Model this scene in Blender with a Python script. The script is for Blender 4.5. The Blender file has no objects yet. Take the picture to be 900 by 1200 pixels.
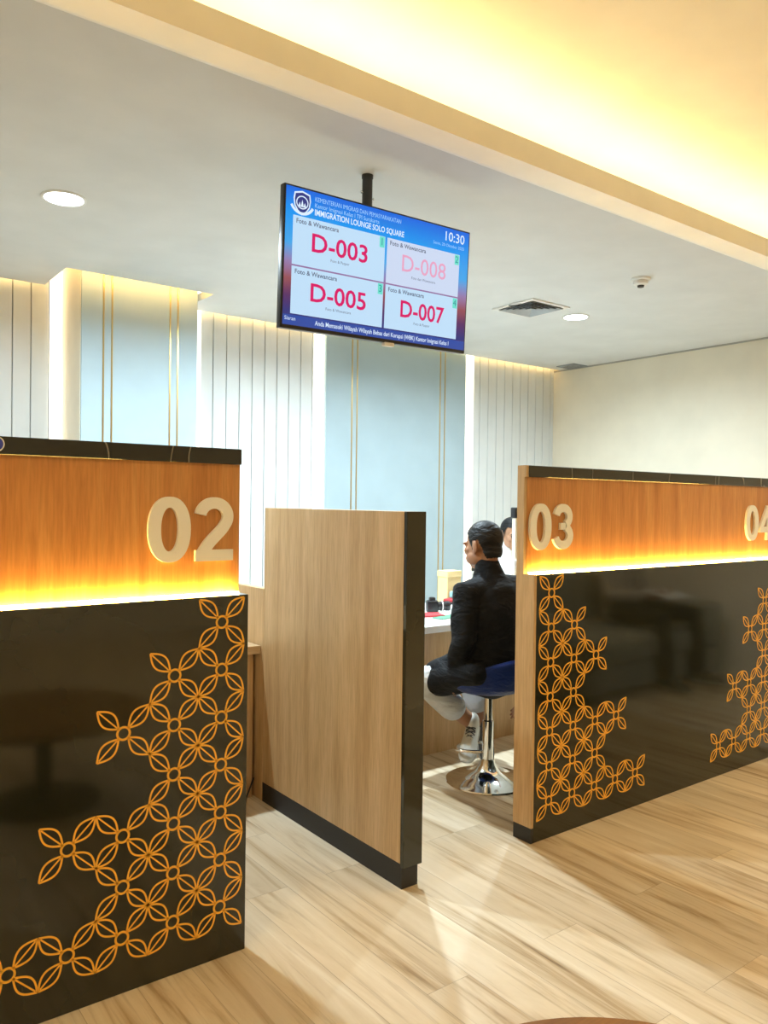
import bpy, bmesh, math, random
from mathutils import Vector, Matrix
random.seed(7)
D = bpy.data
SC = bpy.context.scene
COL = SC.collection
PI = math.pi
V = Vector

# ------------------------------------------------------------------ helpers
def link(name, mesh, mats=None, parent=None, loc=None):
    o = D.objects.new(name, mesh)
    COL.objects.link(o)
    if mats is not None:
        for m in (mats if isinstance(mats, (list, tuple)) else [mats]):
            o.data.materials.append(m)
    if parent is not None:
        o.parent = parent
    if loc is not None:
        o.location = loc
    return o

def obj(name, bm, mats, parent=None, smooth=False, loc=None, recalc=True):
    if recalc:
        bmesh.ops.recalc_face_normals(bm, faces=bm.faces)
    me = D.meshes.new(name)
    bm.to_mesh(me); bm.free()
    if smooth is True:
        for p in me.polygons: p.use_smooth = True
    elif smooth:
        for p in me.polygons: p.use_smooth = True
        me.set_sharp_from_angle(angle=math.radians(smooth))
    return link(name, me, mats, parent, loc)

def struct(name, bm, m, parent=None, **k):
    o = obj(name, bm, m, parent, **k)
    o['kind'] = 'structure'
    return o

def thing(name, label, cat, loc=(0, 0, 0), rz=0, group=None):
    o = D.objects.new(name, None); COL.objects.link(o)
    o.empty_display_size = .05
    o.location = loc; o.rotation_euler = (0, 0, rz)
    tag(o, label, cat, group)
    return o

def tag(o, label, cat, group=None):
    o['label'] = label; o['category'] = cat
    if group: o['group'] = group
    return o

def box(bm, a, b, bev=0.0, seg=2):
    x0, y0, z0 = a; x1, y1, z1 = b
    r = bmesh.ops.create_cube(bm, size=1)
    vs = r['verts']
    bmesh.ops.scale(bm, vec=(abs(x1-x0), abs(y1-y0), abs(z1-z0)), verts=vs)
    bmesh.ops.translate(bm, vec=((x0+x1)/2, (y0+y1)/2, (z0+z1)/2), verts=vs)
    if bev > 0:
        es = list({e for v in vs for e in v.link_edges})
        bmesh.ops.bevel(bm, geom=es, offset=bev, segments=seg, affect='EDGES', profile=.5)

def bx(a, b, bev=0.0, seg=2):
    bm = bmesh.new(); box(bm, a, b, bev, seg); return bm

def prism(bm, poly, y0, y1):
    """polygon in x,z extruded from y0 to y1"""
    n = len(poly)
    A = [bm.verts.new((p[0], y0, p[1])) for p in poly]
    B = [bm.verts.new((p[0], y1, p[1])) for p in poly]
    bm.faces.new(A); bm.faces.new(B[::-1])
    for i in range(n):
        j = (i+1) % n
        bm.faces.new((A[i], B[i], B[j], A[j]))

def lathe(bm, prof, c=(0, 0, 0), n=40):
    """profile of (r,z) revolved about z"""
    rings = []
    for r, z in prof:
        if r < 1e-6:
            rings.append([bm.verts.new((c[0], c[1], c[2]+z))])
        else:
            rings.append([bm.verts.new((c[0]+r*math.cos(2*PI*i/n), c[1]+r*math.sin(2*PI*i/n), c[2]+z)) for i in range(n)])
    for a, b in zip(rings, rings[1:]):
        for i in range(n):
            j = (i+1) % n
            if len(a) == 1 and len(b) == 1: continue
            if len(a) == 1: bm.faces.new((a[0], b[i], b[j]))
            elif len(b) == 1: bm.faces.new((a[i], a[j], b[0]))
            else: bm.faces.new((a[i], a[j], b[j], b[i]))

def loft(bm, pts, rad, side=None, n=18, cap=True):
    """tube through pts, rad = r or (r_side, r_other); rounded caps"""
    pts = [V(p) for p in pts]
    rad = [(r, r) if not isinstance(r, (tuple, list)) else r for r in rad]
    if cap:
        t0 = (pts[0]-pts[1]).normalized(); t1 = (pts[-1]-pts[-2]).normalized()
        m0 = min(rad[0]); m1 = min(rad[-1])
        pre = [(pts[0]+t0*m0*s, (rad[0][0]*k, rad[0][1]*k)) for s, k in ((.98, .15), (.8, .6), (.45, .89))]
        post = [(pts[-1]+t1*m1*s, (rad[-1][0]*k, rad[-1][1]*k)) for s, k in ((.45, .89), (.8, .6), (.98, .15))]
        pts = [p for p, _ in pre]+pts+[p for p, _ in post]
        rad = [r for _, r in pre]+rad+[r for _, r in post]
    rings = []
    prev = None
    for i, p in enumerate(pts):
        t = (pts[min(i+1, len(pts)-1)]-pts[max(i-1, 0)]).normalized()
        if side is not None:
            s = V(side)-t*t.dot(V(side))
        elif prev is not None:
            s = prev-t*t.dot(prev)
        else:
            s = t.orthogonal()
        if s.length < 1e-4: s = t.orthogonal()
        s.normalize(); prev = s
        u = t.cross(s)
        rx, ry = rad[i]
        rings.append([bm.verts.new(p+s*rx*math.cos(2*PI*k/n)+u*ry*math.sin(2*PI*k/n)) for k in range(n)])
    for a, b in zip(rings, rings[1:]):
        for k in range(n):
            j = (k+1) % n
            bm.faces.new((a[k], a[j], b[j], b[k]))
    bm.faces.new(rings[0][::-1]); bm.faces.new(rings[-1])

def bez(pts, n=8):
    """catmull-rom resample"""
    pts = [V(p) for p in pts]
    P = [pts[0]*2-pts[1]]+pts+[pts[-1]*2-pts[-2]]
    out = []
    for i in range(1, len(P)-2):
        for k in range(n):
            t = k/n
            a, b, c, d = P[i-1], P[i], P[i+1], P[i+2]
            out.append(.5*((2*b)+(-a+c)*t+(2*a-5*b+4*c-d)*t*t+(-a+3*b-3*c+d)*t**3))
    out.append(pts[-1])
    return out

def tube(bm, pts, r, n=10):
    loft(bm, pts, [r]*len(pts), n=n)

def ell(bm, c, r, rot=None, u=20, v=14):
    res = bmesh.ops.create_uvsphere(bm, u_segments=u, v_segments=v, radius=1)
    M = Matrix.Translation(V(c)) @ ((rot.to_4x4()) if rot is not None else Matrix.Identity(4)) @ Matrix.Diagonal((r[0], r[1], r[2], 1))
    bmesh.ops.transform(bm, matrix=M, verts=res['verts'])

def strip(bm, pts, w, y, th, closed=False):
    """flat ribbon of width w along 2-D (x,z) points, raised from y to y-th"""
    n = len(pts)
    L, R = [], []
    for i in range(n):
        if closed: a, b = pts[i-1], pts[(i+1) % n]
        else: a, b = pts[max(i-1, 0)], pts[min(i+1, n-1)]
        t = V((b[0]-a[0], b[1]-a[1])); t.normalize()
        nx, nz = -t.y, t.x
        ww = w[i] if isinstance(w, (list, tuple)) else w
        L.append((pts[i][0]+nx*ww/2, pts[i][1]+nz*ww/2)); R.append((pts[i][0]-nx*ww/2, pts[i][1]-nz*ww/2))
    lf = [bm.verts.new((p[0], y-th, p[1])) for p in L]; rf = [bm.verts.new((p[0], y-th, p[1])) for p in R]
    lb = [bm.verts.new((p[0], y, p[1])) for p in L]; rb = [bm.verts.new((p[0], y, p[1])) for p in R]
    m = n if closed else n-1
    for i in range(m):
        j = (i+1) % n
        bm.faces.new((lf[i], rf[i], rf[j], lf[j]))
        bm.faces.new((lf[j], lb[j], lb[i], lf[i]))
        bm.faces.new((rf[i], rb[i], rb[j], rf[j]))
        bm.faces.new((lb[i], lb[j], rb[j], rb[i]))
    if not closed:
        bm.faces.new((lf[0], lb[0], rb[0], rf[0])); bm.faces.new((lf[-1], rf[-1], rb[-1], lb[-1]))

def baked(o):
    dg = bpy.context.evaluated_depsgraph_get()
    return D.meshes.new_from_object(o.evaluated_get(dg))

def remeshed(name, bm, mats, parent, voxel=.007, smooth=6, loc=None):
    """union of shapes -> one continuous surface"""
    bmesh.ops.recalc_face_normals(bm, faces=bm.faces)
    me = D.meshes.new(name); bm.to_mesh(me); bm.free()
    o = D.objects.new(name+'_tmp', me); COL.objects.link(o)
    m = o.modifiers.new('r', 'REMESH'); m.mode = 'VOXEL'; m.voxel_size = voxel; m.use_smooth_shade = True
    s = o.modifiers.new('s', 'SMOOTH'); s.factor = .5; s.iterations = smooth
    bpy.context.view_layer.update()
    me2 = baked(o); D.objects.remove(o)
    me2.name = name
    for p in me2.polygons: p.use_smooth = True
    return link(name, me2, mats, parent, loc)

def copy_tree(o, parent=None):
    c = o.copy(); COL.objects.link(c)
    if parent: c.parent = parent
    for ch in [x for x in D.objects if x.parent == o]:
        copy_tree(ch, c)
    return c

# ------------------------------------------------------------------ materials
def mat(name, col=(.8, .8, .8), rough=.5, metal=0.0, spec=.5, emit=None, es=0.0, coat=0.0):
    m = D.materials.new(name); m.use_nodes = True
    b = m.node_tree.nodes['Principled BSDF']
    b.inputs['Base Color'].default_value = (*col, 1)
    b.inputs['Roughness'].default_value = rough
    b.inputs['Metallic'].default_value = metal
    b.inputs['Specular IOR Level'].default_value = spec
    b.inputs['Coat Weight'].default_value = coat
    b.inputs['Coat Roughness'].default_value = .05
    if emit:
        b.inputs['Emission Color'].default_value = (*emit, 1)
        b.inputs['Emission Strength'].default_value = es
    return m

class NT:
    def __init__(s, m): s.t = m.node_tree; s.b = s.t.nodes['Principled BSDF']
    def n(s, ty, **k):
        x = s.t.nodes.new(ty)
        for a, v in k.items(): setattr(x, a, v)
        return x
    def l(s, a, b): s.t.links.new(a, b)
    def coords(s, scale, kind='Object', loc=(0, 0, 0)):
        tc = s.n('ShaderNodeTexCoord'); mp = s.n('ShaderNodeMapping')
        mp.inputs['Scale'].default_value = scale; mp.inputs['Location'].default_value = loc
        s.l(tc.outputs[kind], mp.inputs['Vector']); return mp.outputs['Vector']
    def noise(s, vec, scale, detail=4, rough=.55, dist=0):
        x = s.n('ShaderNodeTexNoise'); x.inputs['Scale'].default_value = scale
        x.inputs['Detail'].default_value = detail; x.inputs['Roughness'].default_value = rough
        x.inputs['Distortion'].default_value = dist
        s.l(vec, x.inputs['Vector']); return x
    def ramp(s, fac, stops):
        r = s.n('ShaderNodeValToRGB'); e = r.color_ramp.elements
        while len(e) < len(stops): e.new(.5)
        for i, (p, c) in enumerate(stops):
            e[i].position = p; e[i].color = (*c, 1) if len(c) == 3 else c
        s.l(fac, r.inputs['Fac']); return r
    def mix(s, a, b, fac, blend='MIX'):
        x = s.n('ShaderNodeMix', data_type='RGBA', blend_type=blend)
        for sock, v in ((x.inputs['A'], a), (x.inputs['B'], b)):
            if isinstance(v, tuple): sock.default_value = (*v, 1)
            else: s.l(v, sock)
        if isinstance(fac, float): x.inputs['Factor'].default_value = fac
        else: s.l(fac, x.inputs['Factor'])
        return x.outputs['Result']
    def bump(s, h, strength=.1, dist=.002):
        b = s.n('ShaderNodeBump'); b.inputs['Strength'].default_value = strength; b.inputs['Distance'].default_value = dist
        s.l(h, b.inputs['Height']); s.l(b.outputs['Normal'], s.b.inputs['Normal'])

def wood(name, dark, mid, light, rough=.38, along='z', scale=1.0):
    m = mat(name, mid, rough)
    t = NT(m)
    s = {'z': (9, 9, .55), 'x': (.55, 9, 9), 'y': (9, .55, 9)}[along]
    v = t.coords(tuple(a*scale for a in s))
    n1 = t.noise(v, 1.6, 5, .6, .4)
    v2 = t.coords(tuple(a*scale*7 for a in s))
    n2 = t.noise(v2, 2.2, 3, .6)
    c1 = t.ramp(n1.outputs['Fac'], [(.3, dark), (.5, mid), (.72, light)])
    c2 = t.ramp(n2.outputs['Fac'], [(.35, (.80, .78, .74)), (.6, (1, 1, 1))])
    t.l(t.mix(c1.outputs['Color'], c2.outputs['Color'], .8, 'MULTIPLY'), t.b.inputs['Base Color'])
    t.bump(n2.outputs['Fac'], .08, .001)
    return m

def paint(name, col, rough=.7, var=.04):
    m = mat(name, col, rough, spec=.3); t = NT(m)
    n = t.noise(t.coords((1, 1, 1)), 3.0, 3)
    a = tuple(c*(1-var) for c in col); b = tuple(min(1, c*(1+var)) for c in col)
    r = t.ramp(n.outputs['Fac'], [(.3, a), (.7, b)])
    t.l(r.outputs['Color'], t.b.inputs['Base Color'])
    n2 = t.noise(t.coords((1, 1, 1)), 220.0, 2); t.bump(n2.outputs['Fac'], .05, .0006)
    return m

def cloth(name, col, rough=.85, var=.12):
    m = mat(name, col, rough, spec=.25); t = NT(m)
    v = t.coords((1, 1, 1))
    n = t.noise(v, 14, 4); r = t.ramp(n.outputs['Fac'], [(.3, tuple(c*(1-var) for c in col)), (.7, tuple(c*(1+var) for c in col))])
    t.l(r.outputs['Color'], t.b.inputs['Base Color'])
    n2 = t.noise(t.coords((1, 1, 2.5)), 9, 3, .5, 1.2); t.bump(n2.outputs['Fac'], .55, .03)
    return m

M = {}
M['ceiling'] = paint('ceiling paint', (.74, .765, .78), .8)
M['cream_trim'] = paint('cream beam paint', (.93, .92, .88), .7)
M['cove'] = paint('raised ceiling paint', (.83, .77, .62), .8)
M['wall_cream'] = paint('cream wall paint', (.84, .79, .66), .75)
M['slat'] = paint('white slat paint', (.74, .775, .785), .55)
M['groove'] = mat('groove shadow board', (.42, .42, .38), .8)
M['blue_panel'] = paint('pale blue grey panel', (.42, .54, .60), .55)
M['brass'] = mat('brushed brass', (.62, .45, .18), .3, 1.0)
M['wood_panel'] = wood('tan oak laminate', (.50, .31, .14), (.60, .40, .20), (.69, .48, .26))
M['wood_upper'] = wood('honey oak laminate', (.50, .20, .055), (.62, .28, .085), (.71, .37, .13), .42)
M['wood_top'] = wood('pale oak desk top', (.60, .42, .24), (.68, .50, .30), (.76, .58, .38), .35, 'x')
M['table_wood'] = wood('brown table veneer', (.20, .085, .010), (.29, .13, .016), (.36, .17, .025), .65, 'x')
M['gold'] = mat('orange gold inlay', (1.0, .50, .05), .35, .0)
M['white_num'] = mat('ivory acrylic', (.92, .92, .88), .45)
M['led_warm'] = mat('warm led strip', (1, .8, .5), .5, emit=(1.0, .62, .13), es=80)
M['led_cove'] = mat('cove led strip', (1, .9, .7), .5, emit=(1.0, .80, .46), es=32)
M['led_gap'] = mat('wall wash led strip', (1, .9, .7), .5, emit=(1.0, .66, .27), es=24)
M['led_notch'] = mat('notch led strip', (1, .9, .7), .5, emit=(1.0, .60, .22), es=40)
M['led_vert'] = mat('vertical led diffuser', (1, .95, .85), .5, emit=(1.0, .90, .70), es=2.2)
M['chrome'] = mat('chrome', (.82, .83, .84), .07, 1.0)
M['black_plastic'] = mat('black plastic', (.012, .012, .014), .35)
M['black_matt'] = mat('matt black', (.02, .02, .021), .6)
M['dark_metal'] = mat('dark grey pole metal', (.05, .052, .05), .45, .4)
M['white_plastic'] = mat('white plastic', (.82, .82, .80), .4)
M['cream_plastic'] = mat('cream plastic', (.72, .66, .52), .45)
M['grey_plastic'] = mat('grey louvre', (.30, .33, .36), .5)
M['vent_blade'] = mat('vent blade', (.42, .46, .50), .45)
M['vent_shade'] = mat('vent cavity shade', (.03, .035, .04), .8)
M['lens'] = mat('downlight lens', (1, 1, 1), .4, emit=(.86, .95, 1.0), es=25)
M['lens_added'] = mat('added warm downlight lens', (1, 1, 1), .4, emit=(1.0, .82, .55), es=25)
M['desk_white'] = mat('white desk laminate', (.85, .86, .84), .3)
M['paper'] = mat('white paper', (.86, .87, .86), .8)
M['yellow_box'] = mat('cream yellow card', (.75, .60, .30), .7)
M['red'] = mat('red cover', (.55, .05, .06), .5)
M['green'] = mat('green card', (.10, .30, .20), .5)
M['teal'] = mat('teal plastic', (.25, .60, .62), .5)
M['blue_badge'] = mat('royal blue vinyl', (.03, .05, .42), .35)
M['blue_seat'] = cloth('royal blue leatherette', (.012, .035, .19), .42, .08)
M['skin'] = mat('brown skin', (.40, .20, .11), .5); M['skin'].node_tree.nodes['Principled BSDF'].inputs['Subsurface Weight'].default_value = .08
M['skin2'] = mat('tan skin', (.44, .23, .13), .5)
M['lip'] = mat('lips', (.33, .11, .08), .5)
M['eye'] = mat('eye and brow', (.02, .012, .01), .4)
M['hair'] = cloth('black hair', (.012, .012, .013), .55, .3)
M['jacket'] = cloth('black jacket', (.007, .0085, .011), .75, .2)
M['navy'] = cloth('navy cloth', (.010, .012, .030), .8, .2)
M['trouser_white'] = cloth('pale grey trousers', (.66, .69, .72), .85, .06)
M['trouser_dark'] = cloth('charcoal trousers', (.02, .021, .022), .85, .2)
M['shirt_white'] = cloth('white shirt', (.80, .83, .86), .8, .04)
M['shirt_grey'] = cloth('beige grey shirt', (.52, .45, .36), .8, .08)
M['shoe_white'] = mat('white sneaker leather', (.74, .74, .68), .55)
M['shoe_dark'] = mat('dark shoe', (.05, .055, .055), .5)
M['sole'] = mat('rubber sole', (.55, .53, .46), .7)
M['lace'] = mat('dark lace', (.06, .07, .09), .7)
M['sofa'] = cloth('grey green sofa cloth', (.30, .30, .25), .9, .1)

# black glossy laminate
m = mat('black gloss laminate', (.016, .015, .012), .08, spec=.62, coat=.0); t = NT(m)
n = t.noise(t.coords((1, 1, 1)), 2.5, 4); r = t.ramp(n.outputs['Fac'], [(.3, (.014, .015, .008)), (.7, (.028, .028, .016))])
t.l(r.outputs['Color'], t.b.inputs['Base Color']); M['black_gloss'] = m
# black marble with pale veins
m = mat('black marble', (.01, .011, .011), .12, spec=.6); t = NT(m)
v = t.coords((1, 1, .6)); nz = t.noise(v, 3.0, 3); mx = t.mix(v, nz.outputs['Color'], .18)
vo = t.n('ShaderNodeTexVoronoi', feature='DISTANCE_TO_EDGE'); vo.inputs['Scale'].default_value = 4.2; t.l(mx, vo.inputs['Vector'])
r = t.ramp(vo.outputs['Distance'], [(.0, (.30, .28, .24)), (.006, (.10, .10, .09)), (.012, (.011, .013, .013)), (1, (.014, .017, .017))])
t.l(r.outputs['Color'], t.b.inputs['Base Color']); M['marble'] = m
# plank floor, boards run along Y
m = mat('oak plank floor', (.6, .5, .36), .42, spec=.4); t = NT(m)
tc = t.n('ShaderNodeTexCoord'); mp = t.n('ShaderNodeMapping'); mp.inputs['Rotation'].default_value = (0, 0, PI/2)
t.l(tc.outputs['Object'], mp.inputs['Vector'])
bk = t.n('ShaderNodeTexBrick'); bk.inputs['Scale'].default_value = 1; bk.inputs['Brick Width'].default_value = 1.22
bk.inputs['Row Height'].default_value = .16; bk.inputs['Mortar Size'].default_value = .0011; bk.inputs['Mortar Smooth'].default_value = .2
bk.inputs['Color1'].default_value = (0, 0, 0, 1); bk.inputs['Color2'].default_value = (1, 1, 1, 1); bk.inputs['Mortar'].default_value = (.5, .5, .5, 1); bk.inputs['Bias'].default_value = 0
bk.offset = .37; bk.offset_frequency = 3
t.l(mp.outputs['Vector'], bk.inputs['Vector'])
sep = t.n('ShaderNodeVectorMath', operation='MULTIPLY_ADD'); sep.inputs[1].default_value = (9, 7, 5)
t.l(bk.outputs['Color'], sep.inputs[0]); t.l(tc.outputs['Object'], sep.inputs[2])
mp2 = t.n('ShaderNodeMapping'); mp2.inputs['Scale'].default_value = (7.5, .62, 10); t.l(sep.outputs[0], mp2.inputs['Vector'])
n1 = t.noise(mp2.outputs['Vector'], 1.3, 6, .62, .9)
mp3 = t.n('ShaderNodeMapping'); mp3.inputs['Scale'].default_value = (38, 1.3, 10); t.l(sep.outputs[0], mp3.inputs['Vector'])
n2 = t.noise(mp3.outputs['Vector'], 1.2, 4, .6, .3)
c1 = t.ramp(n1.outputs['Fac'], [(.26, (.20, .13, .065)), (.36, (.48, .365, .225)), (.47, (.66, .565, .415)), (.60, (.73, .645, .505)), (.74, (.83, .77, .65))])
c2 = t.ramp(n2.outputs['Fac'], [(.28, (.50, .42, .31)), (.44, (1, 1, 1))])
c3 = t.ramp(bk.outputs['Color'], [(0, (.84, .81, .76)), (1, (1.05, 1.02, .97))])
x = t.mix(c1.outputs['Color'], c2.outputs['Color'], .65, 'MULTIPLY')
x = t.mix(x, c3.outputs['Color'], 1.0, 'MULTIPLY')
x = t.mix(x, (.20, .14, .08), t.n('ShaderNodeMath', operation='MULTIPLY').outputs[0]) if False else x
fm = t.n('ShaderNodeMath', operation='MULTIPLY'); fm.inputs[1].default_value = .55; t.l(bk.outputs['Fac'], fm.inputs[0])
x = t.mix(x, (.24, .17, .10), fm.outputs[0])
t.l(x, t.b.inputs['Base Color']); t.bump(n2.outputs['Fac'], .06, .001); M['floor'] = m
# screen: blue sky to violet dusk image
m = mat('screen picture', (0, 0, 0), .2); t = NT(m)
tc = t.n('ShaderNodeTexCoord'); sx = t.n('ShaderNodeSeparateXYZ'); t.l(tc.outputs['Generated'], sx.inputs[0])
r = t.ramp(sx.outputs['Z'], [(0, (.035, .05, .20)), (.10, (.03, .035, .20)), (.22, (.10, .03, .13)), (.34, (.30, .08, .10)), (.46, (.30, .20, .42)), (.60, (.05, .38, .82)), (.82, (0, .30, .88)), (1, (0, .13, .74))])
t.l(r.outputs['Color'], t.b.inputs['Emission Color']); t.b.inputs['Emission Strength'].default_value = 1.0; M['screen'] = m
def glow(name, c, s=1.0): return mat(name, (0, 0, 0), .3, emit=c, es=s)
M['card'] = glow('screen card', (.52, .74, .95)); M['card_pink'] = glow('screen card pale', (.60, .70, .90))
M['ink_pink'] = glow('screen magenta', (.70, .0, .13)); M['ink_faint'] = glow('screen faint pink', (.80, .36, .55))
M['ink_white'] = glow('screen white', (.72, .86, 1.0)); M['ink_dark'] = glow('screen dark ink', (.10, .13, .22)); M['ink_cyan'] = glow('screen pale cyan', (.35, .62, .95))
M['badge'] = glow('screen mint', (.14, .74, .62)); M['ink_teal'] = glow('screen teal ink', (.02, .30, .32)); M['ticker'] = glow('screen ticker', (.022, .07, .36)); M['ink_navy'] = glow('screen navy', (.02, .035, .22))

# ------------------------------------------------------------------ room
CAMZ = 1.373
YB, YU, YBK = 2.1745, 2.236, 2.262        # counter: base front, upper panel front, back
ZT, ZS, ZL = 1.5315, 1.484, 1.088
XL, XR, YW, YN = -3.2, 6.14, 5.33, -3.6
CZ, CY0, CY1, HZ = 2.70, 2.118, 5.234, 3.02

struct('floor', bx((XL-.2, YN-.2, -.1), (XR+.2, YW+.3, 0)), M['floor'])
struct('wall_right', bx((XR, YN-.2, 0), (XR+.15, YW+.3, HZ+.1)), M['wall_cream'])
struct('wall_left', bx((XL-.15, YN-.2, 0), (XL, YW+.3, HZ+.1)), M['wall_cream'])
struct('wall_front', bx((XL, YN-.15, 0), (XR, YN, HZ+.1)), M['wall_cream'])
wb = struct('wall_back', bx((XL, YW+.012, 0), (XR, YW+.25, HZ+.1)), M['groove'])
# vertical tongue-and-groove boards with dark joints (one cladding surface)
bm = bmesh.new()
pit = .1067
x0 = 1.2195*YW/5.234
k0 = int((XL-x0)/pit)-1
def boards(xa, xb, ref, pitch):
    k = math.floor((xa-ref)/pitch)
    while ref+k*pitch < xb:
        a = max(ref+k*pitch+.0028, xa); b = min(ref+(k+1)*pitch-.0028, xb)
        if b-a > .004: box(bm, (a, YW-.012, 0), (b, YW+.012, HZ), .0025, 1)
        k += 1
boards(XL, 2.0, 1.219*YW/5.234, .1075)
boards(2.0, 4.2, 2.737*YW/5.234, .1047)
boards(4.2, XR, 5.561*YW/5.234, .1075)
struct('wall_back_cladding', bm, M['slat'], wb)

# lower ceiling: slab with a notch round the deep pilaster
def slab_piece(bm, a, b): box(bm, a, b)
bm = bmesh.new()
NX0, NX1, NY = 1.301, 2.215, 4.765
poly = [(XL, CY0+.14), (XR, CY0+.14), (XR, CY1), (NX1, CY1), (NX1, NY), (NX0, NY), (NX0, CY1), (XL, CY1)]
A = [bm.verts.new((x, y, CZ)) for x, y in poly]; B = [bm.verts.new((x, y, CZ+.05)) for x, y in poly]
bm.faces.new(A); bm.faces.new(B[::-1])
for i in range(len(poly)):
    j = (i+1) % len(poly); bm.faces.new((A[i], B[i], B[j], A[j]))
struct('ceiling', bm, M['ceiling'])
# edge beam: flat underside 2 cm lower, with a soft rounded rear edge, fascia towards the hall
bm = bmesh.new()
prof = [(CY0, 2.772), (CY0, 2.68)]
for i in range(9):
    a = i/8; prof.append((CY0+.105+.07*a, 2.68+.024*(3*a*a-2*a**3)))
prof += [(CY0+.175, 2.75), (CY0+.022, 2.75), (CY0+.022, 2.772)]
A = [bm.verts.new((XL, y, z)) for y, z in prof]; B = [bm.verts.new((XR, y, z)) for y, z in prof]
bm.faces.new(A); bm.faces.new(B[::-1])
for i in range(len(prof)):
    j = (i+1) % len(prof); f = bm.faces.new((A[i], B[i], B[j], A[j]))
struct('trim_1', bm, M['cream_trim'], smooth=40)
# upstand at the back of the cove and raised ceiling over everything
struct('trim_2', bx((XL, CY0+.50, 2.75), (XR, CY0+.54, HZ)), M['cove'])
struct('ceiling_raised', bx((XL-.2, YN-.2, HZ), (XR+.2, YW+.3, HZ+.1)), M['cove'])
# solid strip coloured dark for the shadow gap along the right wall
struct('trim_3', bx((XR-.012, CY0+.18, CZ-.012), (XR, YW-.02, CZ)), M['groove'])

def led(name, a, b, m, label):
    o = obj(name, bx(a, b), m); tag(o, label, 'light strip', 'vertical wall light strips' if m is M['led_vert'] else 'hidden ceiling light strips'); return o
led('light_strip', (XL+.02, CY0+.16, 2.752), (XR-.02, CY0+.19, 2.768), M['led_cove'], 'warm led strip lying in the ceiling cove above the cream beam')
led('light_strip', (XL+.02, CY1-.05, 2.752), (NX0-.06, CY1-.012, 2.766), M['led_gap'], 'led strip above the ceiling edge left of the deep blue pilaster')
led('light_strip', (NX1+.05, CY1-.05, 2.752), (XR-.02, CY1-.012, 2.766), M['led_gap'], 'led strip above the ceiling edge right of the deep blue pilaster')
led('light_strip', (NX0-.03, NY-.045, 2.752), (NX1+.03, NY-.01, 2.772), M['led_notch'], 'led strip above the ceiling notch in front of the deep blue pilaster')
# vertical diffusers beside the pilasters
led('light_strip', (1.352, YW-.022, 0), (1.425, YW-.0125, HZ-.02), M['led_vert'], 'bright vertical light strip on the left of the narrow blue pilaster')
led('light_strip', (2.190, YW-.022, 0), (2.372, YW-.0125, HZ-.02), M['led_vert'], 'bright vertical light strip tucked behind the right edge of the narrow blue pilaster')
led('light_strip', (3.325, YW-.022, 0), (3.425, YW-.0125, HZ-.02), M['led_vert'], 'bright vertical light strip on the left of the wide blue panel')
led('light_strip', (4.912, YW-.022, 0), (5.035, YW-.0125, HZ-.02), M['led_vert'], 'bright vertical light strip on the right of the wide blue panel')

# pilasters
def pilaster(name, xa, xb, yf, strips, wside):
    p = struct(name, bx((xa, yf, 0), (xb, YW-.0125 if wside else YW-.0125, HZ-.005), .002, 1), M['blue_panel'])
    if wside:
        s = obj('side_panel', bx((xa-.004, yf+.012, 0), (xa, YW-.0125, HZ-.006)), M['wall_cream'], p); s['label'] = 'cream side face'
    for x in strips:
        s = obj('brass_strip', bx((x-.005, yf-.0035, 0), (x+.005, yf+.001, HZ-.006), .001, 1), M['brass'], p); s['label'] = 'thin brass inlay line'
pilaster('trim_4', 1.437, 2.182, 4.935, (1.569, 1.621, 1.994, 2.046), True)
k = 5.28/5.134
pilaster('trim_5', 3.32*k, 4.777*k, 5.28, (3.564*k, 3.613*k, 4.48*k, 4.533*k), False)

# ------------------------------------------------------------------ digits
def arc(cx, cz, rx, rz, a0, a1, n=22):
    return [(cx+rx*math.cos(math.radians(a0+(a1-a0)*i/n)), cz+rz*math.sin(math.radians(a0+(a1-a0)*i/n))) for i in range(n+1)]
def digit(bm, ch, x, z, h, y, th):
    k = [0]
    def S(pts, w, closed=False):
        k[0] += 1
        strip(bm, [(x+p[0]*h, z+p[1]*h) for p in pts], [q*h for q in w] if isinstance(w, list) else w*h, y, th+.0003*k[0], closed)
    if ch == '0':
        n = 44; P = []; W = []
        for i in range(n):
            a = 2*PI*i/n; c, s = math.cos(a), math.sin(a)
            P.append((.335+.238*math.copysign(abs(c)**.9, c), .5+.418*math.copysign(abs(s)**.9, s))); W.append(.165+.035*abs(c))
        S(P, W, True)
    elif ch == '2':
        P = arc(.335, .70, .232, .212, 172, -30)
        P += [(.47, .50), (.365, .395), (.26, .29), (.165, .165), (.135, .10)]
        S(bez([(p[0], p[1], 0) for p in P], 2), .18)
        S([(.02, .088), (.655, .088)], .176)
    elif ch == '3':
        S(arc(.33, .715, .215, .195, 168, -62), .178)
        S(arc(.33, .295, .240, .205, 66, -168), .182)
        S([(.24, .505), (.40, .505)], .15)
    elif ch == '4':
        S([(.49, 0), (.49, 1.0)], .185)
        S([(.01, .305), (.68, .305)], .165)
        S([(.07, .30), (.47, .93)], .165)
def number(txt, x, z, h, y, parent, label):
    for i, ch in enumerate(txt):
        bm = bmesh.new(); digit(bm, ch, x+i*.735*h, z, h, y, .012)
        o = obj('digit', bm, M['white_num'], parent); o['label'] = label % ch

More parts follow.
